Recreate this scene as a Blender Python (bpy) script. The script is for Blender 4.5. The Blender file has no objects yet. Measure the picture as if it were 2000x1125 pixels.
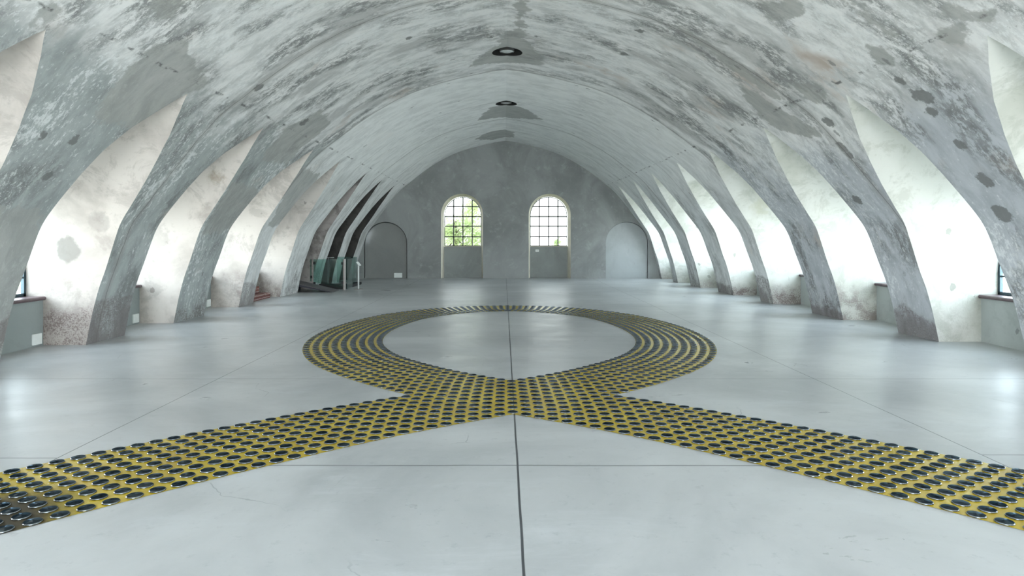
import bpy, bmesh, math, random
from mathutils import Vector, noise as mnoise
random.seed(7)
C = bpy.context.scene.collection
SC = bpy.context.scene
S = 1.6                       # eye height in metres; the plan below is measured in eye heights

# ------------------------------------------------------------------ camera, sky, exposure
cam_d = bpy.data.cameras.new('camera')
cam = bpy.data.objects.new('camera', cam_d); C.objects.link(cam)
cam.location = (0, 0, S); cam.rotation_euler = (math.pi/2, 0, 0)
cam_d.sensor_width = 36; cam_d.lens = 1270/2000*36
cam_d.shift_x = 0.008; cam_d.shift_y = -0.04875
cam_d.clip_start = .05; cam_d.clip_end = 500
SC.camera = cam
vs = SC.view_settings
vs.view_transform = 'Standard'; vs.look = 'None'; vs.gamma = 1.0; vs.use_curve_mapping = False
vs.exposure = 1.38
SC.cycles.use_denoising = True
SC.cycles.max_bounces = 12; SC.cycles.diffuse_bounces = 7; SC.cycles.glossy_bounces = 5
SC.cycles.transparent_max_bounces = 16
SC.cycles.sample_clamp_indirect = 12

W = bpy.data.worlds.new('sky'); SC.world = W; W.use_nodes = True
wn = W.node_tree; wn.nodes.clear()
wo = wn.nodes.new('ShaderNodeOutputWorld'); wb = wn.nodes.new('ShaderNodeBackground')
wt = wn.nodes.new('ShaderNodeTexCoord'); wsep = wn.nodes.new('ShaderNodeSeparateXYZ')
wn.links.new(wt.outputs['Generated'], wsep.inputs[0])
wr = wn.nodes.new('ShaderNodeValToRGB')      # ground glow below the horizon, hazy sky above
wm = wn.nodes.new('ShaderNodeMapRange'); wm.inputs[1].default_value = -1; wm.inputs[2].default_value = 1
wn.links.new(wsep.outputs['Z'], wm.inputs[0]); wn.links.new(wm.outputs[0], wr.inputs[0])
e = wr.color_ramp.elements
e[0].position = 0.0; e[0].color = (.85, .86, .83, 1)
e[1].position = 1.0; e[1].color = (.85, .98, 1.15, 1)
a_ = e.new(.485); a_.color = (1.0, 1.0, .96, 1)
a_ = e.new(.505); a_.color = (1.0, 1.0, .98, 1)
a_ = e.new(.70); a_.color = (1.1, 1.17, 1.23, 1)
wx = wn.nodes.new('ShaderNodeMapRange'); wx.inputs[1].default_value = -1; wx.inputs[2].default_value = 1
wn.links.new(wsep.outputs['X'], wx.inputs[0])
wr2 = wn.nodes.new('ShaderNodeValToRGB')     # warm sky on one side, cool and brighter on the other
wr2.color_ramp.elements[0].color = (.93, .95, .97, 1); wr2.color_ramp.elements[1].color = (1.04, 1.10, 1.16, 1)
wn.links.new(wx.outputs[0], wr2.inputs[0])
wmul = wn.nodes.new('ShaderNodeMix'); wmul.data_type = 'RGBA'; wmul.blend_type = 'MULTIPLY'; wmul.inputs[0].default_value = 1
wn.links.new(wr.outputs[0], wmul.inputs[6]); wn.links.new(wr2.outputs[0], wmul.inputs[7])
wn.links.new(wmul.outputs[2], wb.inputs[0]); wb.inputs[1].default_value = 9.0
wn.links.new(wb.outputs[0], wo.inputs[0])

# ------------------------------------------------------------------ node helpers
class N:
    def __init__(s, name):
        s.m = bpy.data.materials.new(name); s.m.use_nodes = True
        s.t = s.m.node_tree; s.t.nodes.clear()
        s.out = s.t.nodes.new('ShaderNodeOutputMaterial')
    def n(s, k, **kw):
        x = s.t.nodes.new('ShaderNode'+k)
        for a, b in kw.items(): setattr(x, a, b)
        return x
    def l(s, a, b): s.t.links.new(a, b)
    def setin(s, node, i, v):
        if v is None: return
        if hasattr(v, 'is_linked') or isinstance(v, bpy.types.NodeSocket): s.l(v, node.inputs[i])
        else: node.inputs[i].default_value = v
    def math(s, op, a, b=None, c=None, clamp=False):
        x = s.n('Math', operation=op); x.use_clamp = clamp
        s.setin(x, 0, a); s.setin(x, 1, b)
        if c is not None: s.setin(x, 2, c)
        return x.outputs[0]
    def noise(s, vec, scale, detail=4, rough=.55, dist=0.0):
        x = s.n('TexNoise'); s.l(vec, x.inputs['Vector'])
        x.inputs['Scale'].default_value = scale; x.inputs['Detail'].default_value = detail
        x.inputs['Roughness'].default_value = rough; x.inputs['Distortion'].default_value = dist
        return x.outputs[0]
    def mapv(s, vec, scale=(1,1,1), loc=(0,0,0), rot=(0,0,0)):
        x = s.n('Mapping'); s.l(vec, x.inputs[0])
        x.inputs['Scale'].default_value = scale; x.inputs['Location'].default_value = loc; x.inputs['Rotation'].default_value = rot
        return x.outputs[0]
    def step(s, v, lo, hi):
        x = s.n('MapRange'); x.interpolation_type = 'SMOOTHSTEP'
        s.setin(x, 0, v); s.setin(x, 1, lo); s.setin(x, 2, hi)
        return x.outputs[0]
    def mix(s, f, a, b, mode='MIX'):
        x = s.n('Mix', data_type='RGBA', blend_type=mode)
        s.setin(x, 0, f)
        for i, v in ((6, a), (7, b)):
            if isinstance(v, tuple): v = (v[0], v[1], v[2], 1)
            s.setin(x, i, v)
        return x.outputs[2]
    def uv(s): return s.n('UVMap').outputs[0]
    def pos(s): return s.n('NewGeometry').outputs['Position']
    def sep(s, v):
        x = s.n('SeparateXYZ'); s.l(v, x.inputs[0]); return x.outputs
    def bump(s, h, st, dist=.01):
        x = s.n('Bump'); x.inputs['Strength'].default_value = st; x.inputs['Distance'].default_value = dist
        s.l(h, x.inputs['Height']); return x.outputs[0]
    def bsdf(s, col, rough=.8, metal=0.0, normal=None, spec=.5, coat=0.0):
        b = s.n('BsdfPrincipled')
        if isinstance(col, tuple): col = (col[0], col[1], col[2], 1)
        s.setin(b, 'Base Color', col); s.setin(b, 'Roughness', rough); s.setin(b, 'Metallic', metal)
        b.inputs['Specular IOR Level'].default_value = spec
        b.inputs['Coat Weight'].default_value = coat
        if normal is not None: s.l(normal, b.inputs['Normal'])
        s.l(b.outputs[0], s.out.inputs[0]); return s.m

def plain(name, col, rough=.6, metal=0.0, var=.08, scale=12):
    k = N(name); p = k.pos()
    f = k.noise(p, scale, 3)
    c2 = tuple(max(0, c*(1-var*2.2)) for c in col)
    return k.bsdf(k.mix(k.step(f, .35, .7), col, c2), rough, metal)

# ------------------------------------------------------------------ materials
def mat_vault():
    k = N('stained_vault_plaster'); uv = k.uv(); P = k.sep(k.pos()); U = k.sep(uv)
    st = k.mapv(uv, (1.7, .75, 1))                       # streaks run along the arch
    big = k.noise(k.mapv(uv, (.9, .42, 1)), 1.0, 6, .6, .6)
    mid = k.noise(st, 2.4, 9, .68, .4)
    fine = k.noise(k.mapv(uv, (5, 2.6, 1)), 3.0, 10, .8)
    grain = k.noise(uv, 38, 4, .7)
    col = k.mix(k.step(mid, .38, .64), (.73, .735, .72), (.52, .535, .525))
    col = k.mix(k.math('MULTIPLY', k.step(big, .52, .64), .7), col, (.38, .385, .375))
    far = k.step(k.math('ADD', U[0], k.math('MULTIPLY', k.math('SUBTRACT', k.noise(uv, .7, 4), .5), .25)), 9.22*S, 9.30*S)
    # greyer, darker tone on the lower ribs, darkest on the left
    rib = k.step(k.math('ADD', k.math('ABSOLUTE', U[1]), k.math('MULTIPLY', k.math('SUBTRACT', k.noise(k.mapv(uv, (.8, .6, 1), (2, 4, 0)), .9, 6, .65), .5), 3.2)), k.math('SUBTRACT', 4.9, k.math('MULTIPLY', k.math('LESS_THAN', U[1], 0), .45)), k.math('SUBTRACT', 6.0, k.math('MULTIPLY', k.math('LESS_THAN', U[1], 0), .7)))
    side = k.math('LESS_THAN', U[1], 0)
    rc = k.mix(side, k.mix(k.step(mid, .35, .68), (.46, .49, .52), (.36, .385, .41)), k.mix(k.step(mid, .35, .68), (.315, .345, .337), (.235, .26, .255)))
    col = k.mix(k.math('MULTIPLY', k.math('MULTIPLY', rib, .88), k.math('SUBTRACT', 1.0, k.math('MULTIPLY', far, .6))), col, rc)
    # scraped darker film, broken up by the fine streaks
    reg = k.step(k.noise(k.mapv(uv, (1.1, .5, 1), (3.1, 7.7, 0)), 1.3, 5, .6), .45, .62)
    flake = k.step(k.math('ADD', fine, k.math('MULTIPLY', mid, .6)), .73, .84)
    col = k.mix(k.math('MULTIPLY', k.math('MULTIPLY', reg, flake), .88), col, (.17, .175, .172))
    wh = k.step(k.math('ADD', fine, k.math('MULTIPLY', big, -.5)), .28, .36)
    col = k.mix(k.math('MULTIPLY', wh, .6), col, (.76, .785, .775))
    warm = k.step(k.noise(k.mapv(uv, (.8, .7, 1), (9, 2, 0)), .9, 4), .58, .74)
    col = k.mix(k.math('MULTIPLY', warm, k.step(mid, .62, .42)), col, (.43, .37, .32), 'MIX')
    sp1 = k.step(k.noise(k.mapv(uv, (1, .42, 1)), 26, 5, .7), .60, .68)
    sp2 = k.step(k.noise(k.mapv(uv, (1, .5, 1), (4, 9, 0)), 1.2, 5, .65), .46, .60)
    col = k.mix(k.math('MULTIPLY', k.math('MULTIPLY', sp1, sp2), .6), col, (.21, .215, .215))
    sp3 = k.step(k.noise(k.mapv(uv, (1, .35, 1), (3, 3, 0)), 17, 6, .75), .60, .66)
    col = k.mix(k.math('MULTIPLY', sp3, .5), col, (.80, .82, .81))
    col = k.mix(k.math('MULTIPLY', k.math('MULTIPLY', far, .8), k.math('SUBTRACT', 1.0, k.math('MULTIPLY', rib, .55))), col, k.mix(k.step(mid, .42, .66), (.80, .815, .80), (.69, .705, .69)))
    # repaired render patches (outline in the mesh attribute, ragged edge from noise)
    at = k.n('Attribute', attribute_name='patch').outputs['Fac']
    wob = k.math('MULTIPLY', k.math('SUBTRACT', k.noise(k.mapv(uv, (1.1, 1, 1)), 3.4, 7, .66), .5), .34)
    pm = k.step(k.math('ADD', at, wob), -.02, .02)
    pcol = k.mix(k.step(mid, .35, .7), (.34, .345, .325), (.275, .285, .27))
    col = k.mix(k.math('MULTIPLY', pm, .8), col, pcol)
    as_ = k.n('Attribute', attribute_name='spot').outputs['Fac']
    wob2 = k.math('MULTIPLY', k.math('SUBTRACT', k.noise(uv, 11, 4, .65), .5), .10)
    sm = k.step(k.math('ADD', as_, wob2), -.006, .01)
    col = k.mix(k.math('MULTIPLY', sm, .85), col, (.15, .155, .15))
    # little chipped blots
    v = k.n('TexVoronoi'); v.feature = 'F1'; k.l(k.mapv(uv, (1.9, .95, 1)), v.inputs['Vector']); v.inputs['Scale'].default_value = 1.5
    chip = k.math('ADD', v.outputs['Distance'], k.math('MULTIPLY', k.math('SUBTRACT', k.noise(uv, 14, 4), .5), .22))
    cm = k.math('MULTIPLY', k.step(chip, .105, .075), k.step(k.sep(v.outputs['Color'])[0], .70, .75))
    col = k.mix(k.math('MULTIPLY', cm, .65), col, (.17, .175, .17))
    # casting joints across the vault
    jw = k.math('MULTIPLY', k.math('SUBTRACT', k.noise(uv, 1.6, 3), .5), .10)
    for z, w, d in ((6.22, .045, .62), (9.26, .030, .62), (13.1, .035, .55), (3.0, .03, .55), (11.4, .014, .3), (14.5, .02, .35)):
        dd = k.math('ABSOLUTE', k.math('SUBTRACT', k.math('ADD', U[0], jw), z*S))
        col = k.mix(k.math('MULTIPLY', k.step(dd, w*2.6, w*.8), d*.65), col, (.27, .265, .25))
        col = k.mix(k.math('MULTIPLY', k.step(dd, .014, .006), d), col, (.12, .12, .115))
    # broken lengthwise construction joint above the side arches
    hh = k.math('ABSOLUTE', k.math('SUBTRACT', P[2], k.math('ADD', 2.30*S, k.math('MULTIPLY', k.math('SUBTRACT', k.noise(uv, .8, 3), .5), .05))))
    brk = k.step(k.noise(uv, 2.6, 5, .7), .50, .60)
    col = k.mix(k.math('MULTIPLY', k.math('MULTIPLY', k.step(hh, .020, .006), brk), .8), col, (.07, .07, .07))
    # rising damp at the feet
    foot = k.math('ADD', P[2], k.math('MULTIPLY', k.math('SUBTRACT', k.noise(k.mapv(uv, (1.2, .5, 1), (5, 5, 0)), 1.6, 3), .5), -2.4))
    dm = k.math('MULTIPLY', k.step(foot, .55, .10), k.step(k.math('ADD', k.math('MULTIPLY', grain, .5), k.math('MULTIPLY', fine, .5)), .44, .56))
    col = k.mix(k.math('MULTIPLY', dm, .8), col, (.13, .115, .11))
    ar = k.n('Attribute', attribute_name='rough').outputs['Fac']
    rm = k.step(k.math('ADD', ar, k.math('MULTIPLY', k.math('SUBTRACT', k.noise(uv, 5, 5, .7), .5), .16)), -.02, .03)
    rs = k.step(k.math('ADD', k.math('MULTIPLY', grain, .45), k.math('MULTIPLY', fine, .55)), .56, .44)
    col = k.mix(k.math('MULTIPLY', rm, k.math('ADD', .16, k.math('MULTIPLY', rs, .66))), col, (.15, .13, .128))
    h = k.math('ADD', k.math('MULTIPLY', mid, .6), k.math('MULTIPLY', fine, .4))
    return k.bsdf(col, .82, 0, k.bump(h, .35, .02), .3)

def mat_cheek(name, base, low, mott=.4, damp=.8, blobs=(), bare=()):
    k = N(name); p = k.pos(); P = k.sep(p)
    a = k.noise(p, .9, 6, .6, .3); b = k.noise(p, 3.4, 8, .7); g = k.noise(p, 45, 3, .7)
    col = k.mix(k.math('MULTIPLY', k.step(a, .46, .68), mott), base, low)
    col = k.mix(k.math('MULTIPLY', k.step(b, .56, .72), mott*.7), col, tuple(c*.7 for c in low))
    c_ = k.noise(k.mapv(p, (1, 1, 1), (7, 3, 1)), 1.7, 9, .75, .5)
    col = k.mix(k.math('MULTIPLY', k.step(c_, .50, .60), mott*.6), col, tuple(c*.85 for c in low))
    v = k.n('TexVoronoi'); k.l(p, v.inputs['Vector']); v.inputs['Scale'].default_value = 1.6
    chip = k.math('ADD', v.outputs['Distance'], k.math('MULTIPLY', k.math('SUBTRACT', k.noise(p, 14, 4), .5), .2))
    col = k.mix(k.math('MULTIPLY', k.step(chip, .09, .07), .6), col, tuple(c*.45 for c in low))
    z = k.math('ADD', P[2], k.math('MULTIPLY', k.math('SUBTRACT', k.noise(p, .55, 3), .5), -2.6))
    dm = k.math('MULTIPLY', k.math('MULTIPLY', k.step(z, .95, .1), k.step(k.math('ADD', k.math('MULTIPLY', g, .35), k.math('MULTIPLY', b, .65)), .40, .58)), k.step(k.noise(k.mapv(p, (1, 1, .3), (2.3, 5.1, 0)), .42, 2), .40, .62))
    col = k.mix(k.math('MULTIPLY', dm, damp), col, (.20, .165, .155))
    for x_, y_, h_, r_, c2, st_ in blobs:
        vd = k.n('VectorMath', operation='DISTANCE'); k.l(p, vd.inputs[0]); vd.inputs[1].default_value = (x_*S, y_*S, h_*S)
        d_ = k.math('ADD', vd.outputs['Value'], k.math('MULTIPLY', k.math('SUBTRACT', k.noise(p, 5, 5, .65), .5), r_*S*1.1))
        col = k.mix(k.math('MULTIPLY', k.step(d_, r_*S*1.15, r_*S*.8), st_), col, c2)
    for y_, h_ in bare:
        m_ = k.math('MULTIPLY', k.step(k.math('ABSOLUTE', k.math('SUBTRACT', P[1], y_*S)), .16, .12),
                    k.step(k.math('ADD', P[2], k.math('MULTIPLY', k.math('SUBTRACT', k.noise(p, 3, 5, .7), .5), .5)), h_*S+.1, h_*S-.25))
        sp_ = k.step(k.math('ADD', k.math('MULTIPLY', g, .5), k.math('MULTIPLY', b, .5)), .56, .42)
        col = k.mix(k.math('MULTIPLY', m_, k.math('ADD', .3, k.math('MULTIPLY', sp_, .65))), col, (.16, .125, .12))
    return k.bsdf(col, .85, 0, k.bump(k.math('ADD', b, k.math('MULTIPLY', g, .2)), .2, .01), .25)

def mat_endwall(name, c1, c2, c3):
    k = N(name); p = k.pos()
    a = k.noise(k.mapv(p, (1, 1, .8)), .75, 7, .62, .7); b = k.noise(p, 2.6, 9, .72, .3); g = k.noise(k.mapv(p, (1, 1, .35)), 7, 8, .75)
    col = k.mix(k.step(a, .36, .66), c1, c2)
    col = k.mix(k.math('MULTIPLY', k.step(b, .52, .74), .55), col, c3)
    col = k.mix(k.math('MULTIPLY', k.step(g, .58, .78), .35), col, tuple(x*.55 for x in c1))
    return k.bsdf(col, .85, 0, k.bump(b, .25, .01), .25)

def mat_floor():
    k = N('polished_concrete_floor'); p = k.pos(); P = k.sep(p)
    a = k.noise(p, .45, 7, .6, .6); b = k.noise(k.mapv(p, (.6, 1.5, 1)), 1.5, 9, .7, .5); g = k.noise(p, 9, 8, .75)
    col = k.mix(k.step(a, .32, .70), (.45, .465, .465), (.30, .315, .318))
    col = k.mix(k.math('MULTIPLY', k.step(b, .50, .74), .6), col, (.48, .505, .515))
    col = k.mix(k.math('MULTIPLY', k.step(g, .55, .72), .5), col, (.24, .255, .265))
    # scattered scuffs
    sc = k.math('MULTIPLY', k.step(k.noise(k.mapv(p, (1, 3, 1), (4, 1, 0)), 2.2, 8, .8), .66, .74), .4)
    col = k.mix(sc, col, (.25, .26, .27))
    # saw-cut joints
    lines = []
    wob = k.math('MULTIPLY', k.math('SUBTRACT', k.noise(p, 1.2, 3), .5), .012)
    for x0, w in ((-2.03, .0040), (.060, .0064), (2.205, .0040)):
        lines.append((k.math('ABSOLUTE', k.math('SUBTRACT', k.math('ADD', P[0], wob), x0*S)), w, None))
    def band(lo, hi):
        return k.math('MULTIPLY', k.math('GREATER_THAN', P[0], lo*S), k.math('LESS_THAN', P[0], hi*S))
    for y0, lo, hi, w in ((2.86, -2.03, 2.205, .0055), (2.955, -9, -2.03, .0055), (3.0, 2.205, 9, .0055), (4.62, -9, 9, .0045),
                          (6.6, -9, 9, .002), (9.1, -2.03, 9, .002), (12.0, -9, 9, .002), (1.2, -9, 9, .004)):
        lines.append((k.math('ABSOLUTE', k.math('SUBTRACT', k.math('ADD', P[1], k.math('MULTIPLY', wob, 2.5)), y0*S)), w, band(lo, hi)))
    for d, w, m in lines:
        f = k.step(d, w*1.5, w*.8)
        if m is not None: f = k.math('MULTIPLY', k.math('MULTIPLY', f, m), .9)
        col = k.mix(f, col, (.05, .055, .06))
    # hairline cracks
    v = k.n('TexVoronoi', feature='DISTANCE_TO_EDGE')
    wv = k.n('VectorMath', operation='ADD'); k.l(p, wv.inputs[0])
    nz = k.n('TexNoise'); nz.inputs['Scale'].default_value = 1.4; nz.inputs['Detail'].default_value = 5; k.l(p, nz.inputs['Vector'])
    sm = k.n('VectorMath', operation='SCALE'); k.l(nz.outputs['Color'], sm.inputs[0]); sm.inputs['Scale'].default_value = .5
    k.l(sm.outputs[0], wv.inputs[1]); k.l(wv.outputs[0], v.inputs['Vector']); v.inputs['Scale'].default_value = .33
    cr = k.math('MULTIPLY', k.step(v.outputs[0],   .0016, .0005), k.step(k.noise(p, .9, 2), .52, .60))
    col = k.mix(k.math('MULTIPLY', cr, .55), col, (.16, .17, .18))
    ro = k.n('MapRange'); k.l(b, ro.inputs[0]); ro.inputs[1].default_value = .3; ro.inputs[2].default_value = .7
    ro.inputs[3].default_value = .26; ro.inputs[4].default_value = .42
    hb = k.noise(k.mapv(p, (.35, 1.6, 1)), 2.4, 5, .6)
    return k.bsdf(col, ro.outputs[0], 0, k.bump(hb, .10, .012), .5)

def mat_yellow():
    k = N('glossy_yellow_paint'); p = k.pos(); P = k.sep(p)
    a = k.noise(p, 2.2, 6, .6); b = k.noise(p, 26, 5, .7)
    col = k.mix(k.step(a, .35, .68), (.46, .345, .025), (.38, .27, .018))
    col = k.mix(k.math('MULTIPLY', k.step(b, .58, .74), .45), col, (.30, .20, .02))
    # blackened, worn end of the left arm
    dx = k.math('ADD', P[0], 2.99); dy = k.math('SUBTRACT', P[1], 3.62)
    dd_ = k.math('SQRT', k.math('ADD', k.math('MULTIPLY', dx, dx), k.math('MULTIPLY', dy, dy)))
    q = k.math('ADD', dd_, k.math('MULTIPLY', k.math('SUBTRACT', k.noise(p, 4, 6, .7), .5), .35))
    col = k.mix(k.math('MULTIPLY', k.step(q, .66, .30), .96), col, (.018, .013, .006))
    # the floor's saw cut telegraphs through the paint
    for x0 in (-2.03, .06, 2.205):
        col = k.mix(k.math('MULTIPLY', k.step(k.math('ABSOLUTE', k.math('SUBTRACT', P[0], x0*S)), .004, .002), .8), col, (.10, .07, .01))
    return k.bsdf(col, k.math('ADD', .24, k.math('MULTIPLY', k.step(q, .66, .30), .5)), 0, k.bump(a, .05, .01), .5)

def mat_steel():
    k = N('brushed_steel_disc'); p = k.pos()
    a = k.noise(p, 40, 3, .6)
    ro = k.n('MapRange'); k.l(a, ro.inputs[0]); ro.inputs[3].default_value = .07; ro.inputs[4].default_value = .17
    m = k.bsdf(k.mix(k.step(k.noise(p, 5, 3), .4, .65), (.16, .185, .205), (.085, .10, .115)), ro.outputs[0], 1.0)
    m.node_tree.nodes['Principled BSDF'].inputs['Specular Tint'].default_value = (.30, .34, .38, 1)
    return m

def mat_thin(name, tint, gloss=.05, rough=.03, fres=.5):
    k = N(name)
    t = k.n('BsdfTransparent'); t.inputs[0].default_value = (*tint, 1)
    g = k.n('BsdfGlossy'); g.inputs['Roughness'].default_value = rough; g.inputs[0].default_value = (.9, .95, .95, 1)
    lw = k.n('LayerWeight'); lw.inputs[0].default_value = .25
    f = k.math('ADD', k.math('MULTIPLY', lw.outputs['Fresnel'], fres), gloss, None, True)
    m = k.n('MixShader'); k.l(f, m.inputs[0]); k.l(t.outputs[0], m.inputs[1]); k.l(g.outputs[0], m.inputs[2])
    k.l(m.outputs[0], k.out.inputs[0]); return k.m

def mat_brick():
    k = N('old_red_brick'); p = k.pos()
    b = k.n('TexBrick'); k.l(k.mapv(p, (1, 1, 1), (0, 0, 0), (math.pi/2, 0, math.pi/2)), b.inputs[0])
    b.inputs['Color1'].default_value = (.20, .075, .06, 1); b.inputs['Color2'].default_value = (.13, .05, .042, 1); b.inputs['Mortar'].default_value = (.36, .31, .29, 1)
    b.inputs['Scale'].default_value = 1.0; b.inputs['Brick Width'].default_value = .075; b.inputs['Row Height'].default_value = .15; b.inputs['Mortar Size'].default_value = .007
    f = k.noise(p, 14, 5)
    return k.bsdf(k.mix(k.math('MULTIPLY', k.step(f, .56, .68), .45), b.outputs[0], (.42, .37, .35)), .9, 0, k.bump(f, .4, .01))

M = dict(
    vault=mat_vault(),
    cheek_l=mat_cheek('limewashed_reveal', (.53, .50, .46), (.34, .31, .28), .7, .8,
        [(-4.06, 6.08, .89, .12, (.22, .215, .20), .8), (-3.75, 6.0, 1.15, .10, (.28, .26, .24), .5), (-3.30, 7.60, 1.74, .17, (.27, .22, .16), .75), (-3.05, 4.4, 2.1, .30, (.28, .24, .23), .6),
         (-3.3, 4.42, 1.7, .05, (.2, .19, .18), .8)], [(6.08, .40)]),
    cheek_r=mat_cheek('limewashed_reveal_cool', (.55, .56, .52), (.38, .39, .335), .65, .8,
        [(3.81, 9.78, 1.56, .22, (.42, .42, .33), .7), (3.30, 9.7, 1.95, .25, (.40, .37, .30), .6), (3.70, 4.70, 2.22, .16, (.26, .27, .22), .8), (3.05, 6.1, 2.1, .22, (.38, .40, .34), .6), (3.2, 7.8, 1.95, .2, (.44, .44, .34), .6)],
        [(9.82, .26), (11.38, .2)]),
    cheek_mott=mat_cheek('peeling_reveal_plaster', (.42, .39, .37), (.14, .13, .125), .9),
    cheek_dark=mat_cheek('unlit_reveal_plaster', (.085, .08, .075), (.03, .03, .03), .8, .3),  # shade of the blocked, windowless recesses put into a near-black base
    low=mat_cheek('grey_apron_plaster', (.40, .435, .425), (.33, .36, .35), .5, .15),
    low_l=mat_cheek('blue_grey_apron_plaster', (.29, .325, .318), (.25, .28, .272), .4, .1),
    end=mat_endwall('grey_end_wall_render', (.33, .345, .34), (.24, .25, .247), (.46, .48, .475)),
    panel=mat_endwall('grey_window_apron', (.32, .345, .34), (.26, .28, .275), (.40, .42, .415)),
    niche_l=mat_endwall('smooth_grey_infill', (.27, .278, .27), (.24, .248, .244), (.29, .30, .295)),
    niche_r=mat_endwall('lit_grey_infill', (.40, .43, .435), (.35, .37, .375), (.44, .46, .47)),  # paler than the left infill: nearby window light put into the colour
    jamb=plain('cream_window_reveal', (.66, .62, .52), .8, 0, .08, 3),
    floor=mat_floor(), yellow=mat_yellow(), steel=mat_steel(), steel_edge=plain('polished_steel_edge', (.46, .48, .49), .12, 1.0, .05),
    iron=plain('dark_window_iron', (.035, .042, .045), .5, .4),
    iron_blue=plain('blue_grey_window_iron', (.05, .09, .11), .45, .3),
    sill=plain('dark_brown_sill', (.11, .075, .085), .35, 0, .15, 8),
    pane=mat_thin('window_glass', (.96, .98, .97), .02), dimmed=mat_thin('dimmed_window_glass', (.34, .345, .335), .004, .35, .03), tinted=mat_thin('tinted_window_glass', (.86, .88, .88), .02),  # pane tints cut the daylight, hard at the end windows, slightly at the sides
    teal=mat_thin('teal_safety_glass', (.72, .85, .82), .05),
    white=plain('white_enamel', (.80, .84, .82), .35, 0, .02),
    steelpost=plain('satin_steel', (.52, .52, .51), .32, .9, .05),
    rustpost=plain('brown_grey_metal', (.34, .30, .29), .45, .5, .1),
    black=plain('black_rubber', (.012, .013, .014), .6),
    ramp=plain('grey_ramp_board', (.135, .13, .135), .6, 0, .12, 4),
    rampside=plain('dark_ramp_steel', (.05, .05, .065), .5, .3),
    brick=mat_brick(),
    bark=plain('bark', (.12, .09, .06), .9), leaf=None,
    canblack=plain('dark_lamp_housing', (.02, .021, .02), .5),
    mirror=plain('lamp_reflector', (.80, .84, .83), .22, .9, .05),
    lens=plain('lamp_lens', (.84, .88, .87), .15, .5, .12, 40),
    ink=plain('grey_print', (.55, .58, .58), .6),
    grass=plain('dry_grass_ground', (.30, .32, .16), .95, 0, .2, 3),
    gravel=plain('pale_gravel', (.55, .53, .48), .95, 0, .1, 3),
)
def leafmat():
    k = N('pale_green_leaves'); p = k.pos()
    c = k.mix(k.step(k.noise(p, 2.5, 4), .35, .65), (.80, .86, .56), (.55, .65, .36))
    d = k.n('BsdfDiffuse'); k.l(c, d.inputs[0]); t = k.n('BsdfTranslucent'); k.l(c, t.inputs[0])
    m = k.n('MixShader'); m.inputs[0].default_value = .45; k.l(d.outputs[0], m.inputs[1]); k.l(t.outputs[0], m.inputs[2])
    k.l(m.outputs[0], k.out.inputs[0]); return k.m
M['leaf'] = leafmat()

# ------------------------------------------------------------------ object helpers
def link(name, verts, faces, mat, parent=None, uvs=None, smooth=False, scale=S):
    me = bpy.data.meshes.new(name)
    me.from_pydata([(v[0]*scale, v[1]*scale, v[2]*scale) for v in verts], [], faces)
    if uvs is not None:
        lay = me.uv_layers.new(name='UVMap')
        for lo in me.loops: lay.data[lo.index].uv = uvs[lo.vertex_index]
    if smooth:
        for p in me.polygons: p.use_smooth = True
    mats = mat if isinstance(mat, (list, tuple)) else [mat]
    for m in mats: me.materials.append(m)
    me.update()
    o = bpy.data.objects.new(name, me); C.objects.link(o)
    if parent: o.parent = parent
    return o

class MB:                                  # collects shapes for ONE mesh
    def __init__(s): s.v = []; s.f = []; s.mi = []
    def add(s, vs_, fs, mi=0):
        b = len(s.v); s.v += vs_
        for f in fs: s.f.append(tuple(i+b for i in f)); s.mi.append(mi)
        return s
    def box(s, x0, x1, y0, y1, z0, z1, mi=0):
        x0, x1 = min(x0, x1), max(x0, x1); y0, y1 = min(y0, y1), max(y0, y1)
        v = [(x, y, z) for z in (z0, z1) for y in (y0, y1) for x in (x0, x1)]
        return s.add(v, [(0,2,3,1), (4,5,7,6), (0,1,5,4), (2,6,7,3), (0,4,6,2), (1,3,7,5)], mi)
    def lathe(s, prof, n=24, c=(0,0,0), mi=0, cap=True):
        vs_ = []; fs = []
        for r, z in prof:
            for i in range(n):
                a = 2*math.pi*i/n; vs_.append((c[0]+r*math.cos(a), c[1]+r*math.sin(a), c[2]+z))
        for j in range(len(prof)-1):
            for i in range(n):
                i2 = (i+1) % n; fs.append((j*n+i, j*n+i2, (j+1)*n+i2, (j+1)*n+i))
        if cap:
            fs.append(tuple(range(n-1, -1, -1))); fs.append(tuple((len(prof)-1)*n+i for i in range(n)))
        return s.add(vs_, fs, mi)
    def bar(s, a, b, r, n=8, mi=0):
        a = Vector(a); b = Vector(b); d = (b-a).normalized()
        u = d.orthogonal().normalized(); w = d.cross(u)
        vs_ = [tuple(p+u*r*math.cos(2*math.pi*i/n)+w*r*math.sin(2*math.pi*i/n)) for p in (a, b) for i in range(n)]
        fs = [(i, (i+1) % n, n+(i+1) % n, n+i) for i in range(n)]+[tuple(range(n-1, -1, -1)), tuple(range(n, 2*n))]
        return s.add(vs_, fs, mi)
    def build(s, name, mat, parent=None, smooth=False, bevel=0, scale=S):
        o = link(name, s.v, s.f, mat, parent, None, smooth, scale)
        if any(s.mi):
            for p, i in zip(o.data.polygons, s.mi): p.material_index = i
        if bevel:
            m = o.modifiers.new('bevel', 'BEVEL'); m.width = bevel; m.segments = 2; m.limit_method = 'ANGLE'
        return o

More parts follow.
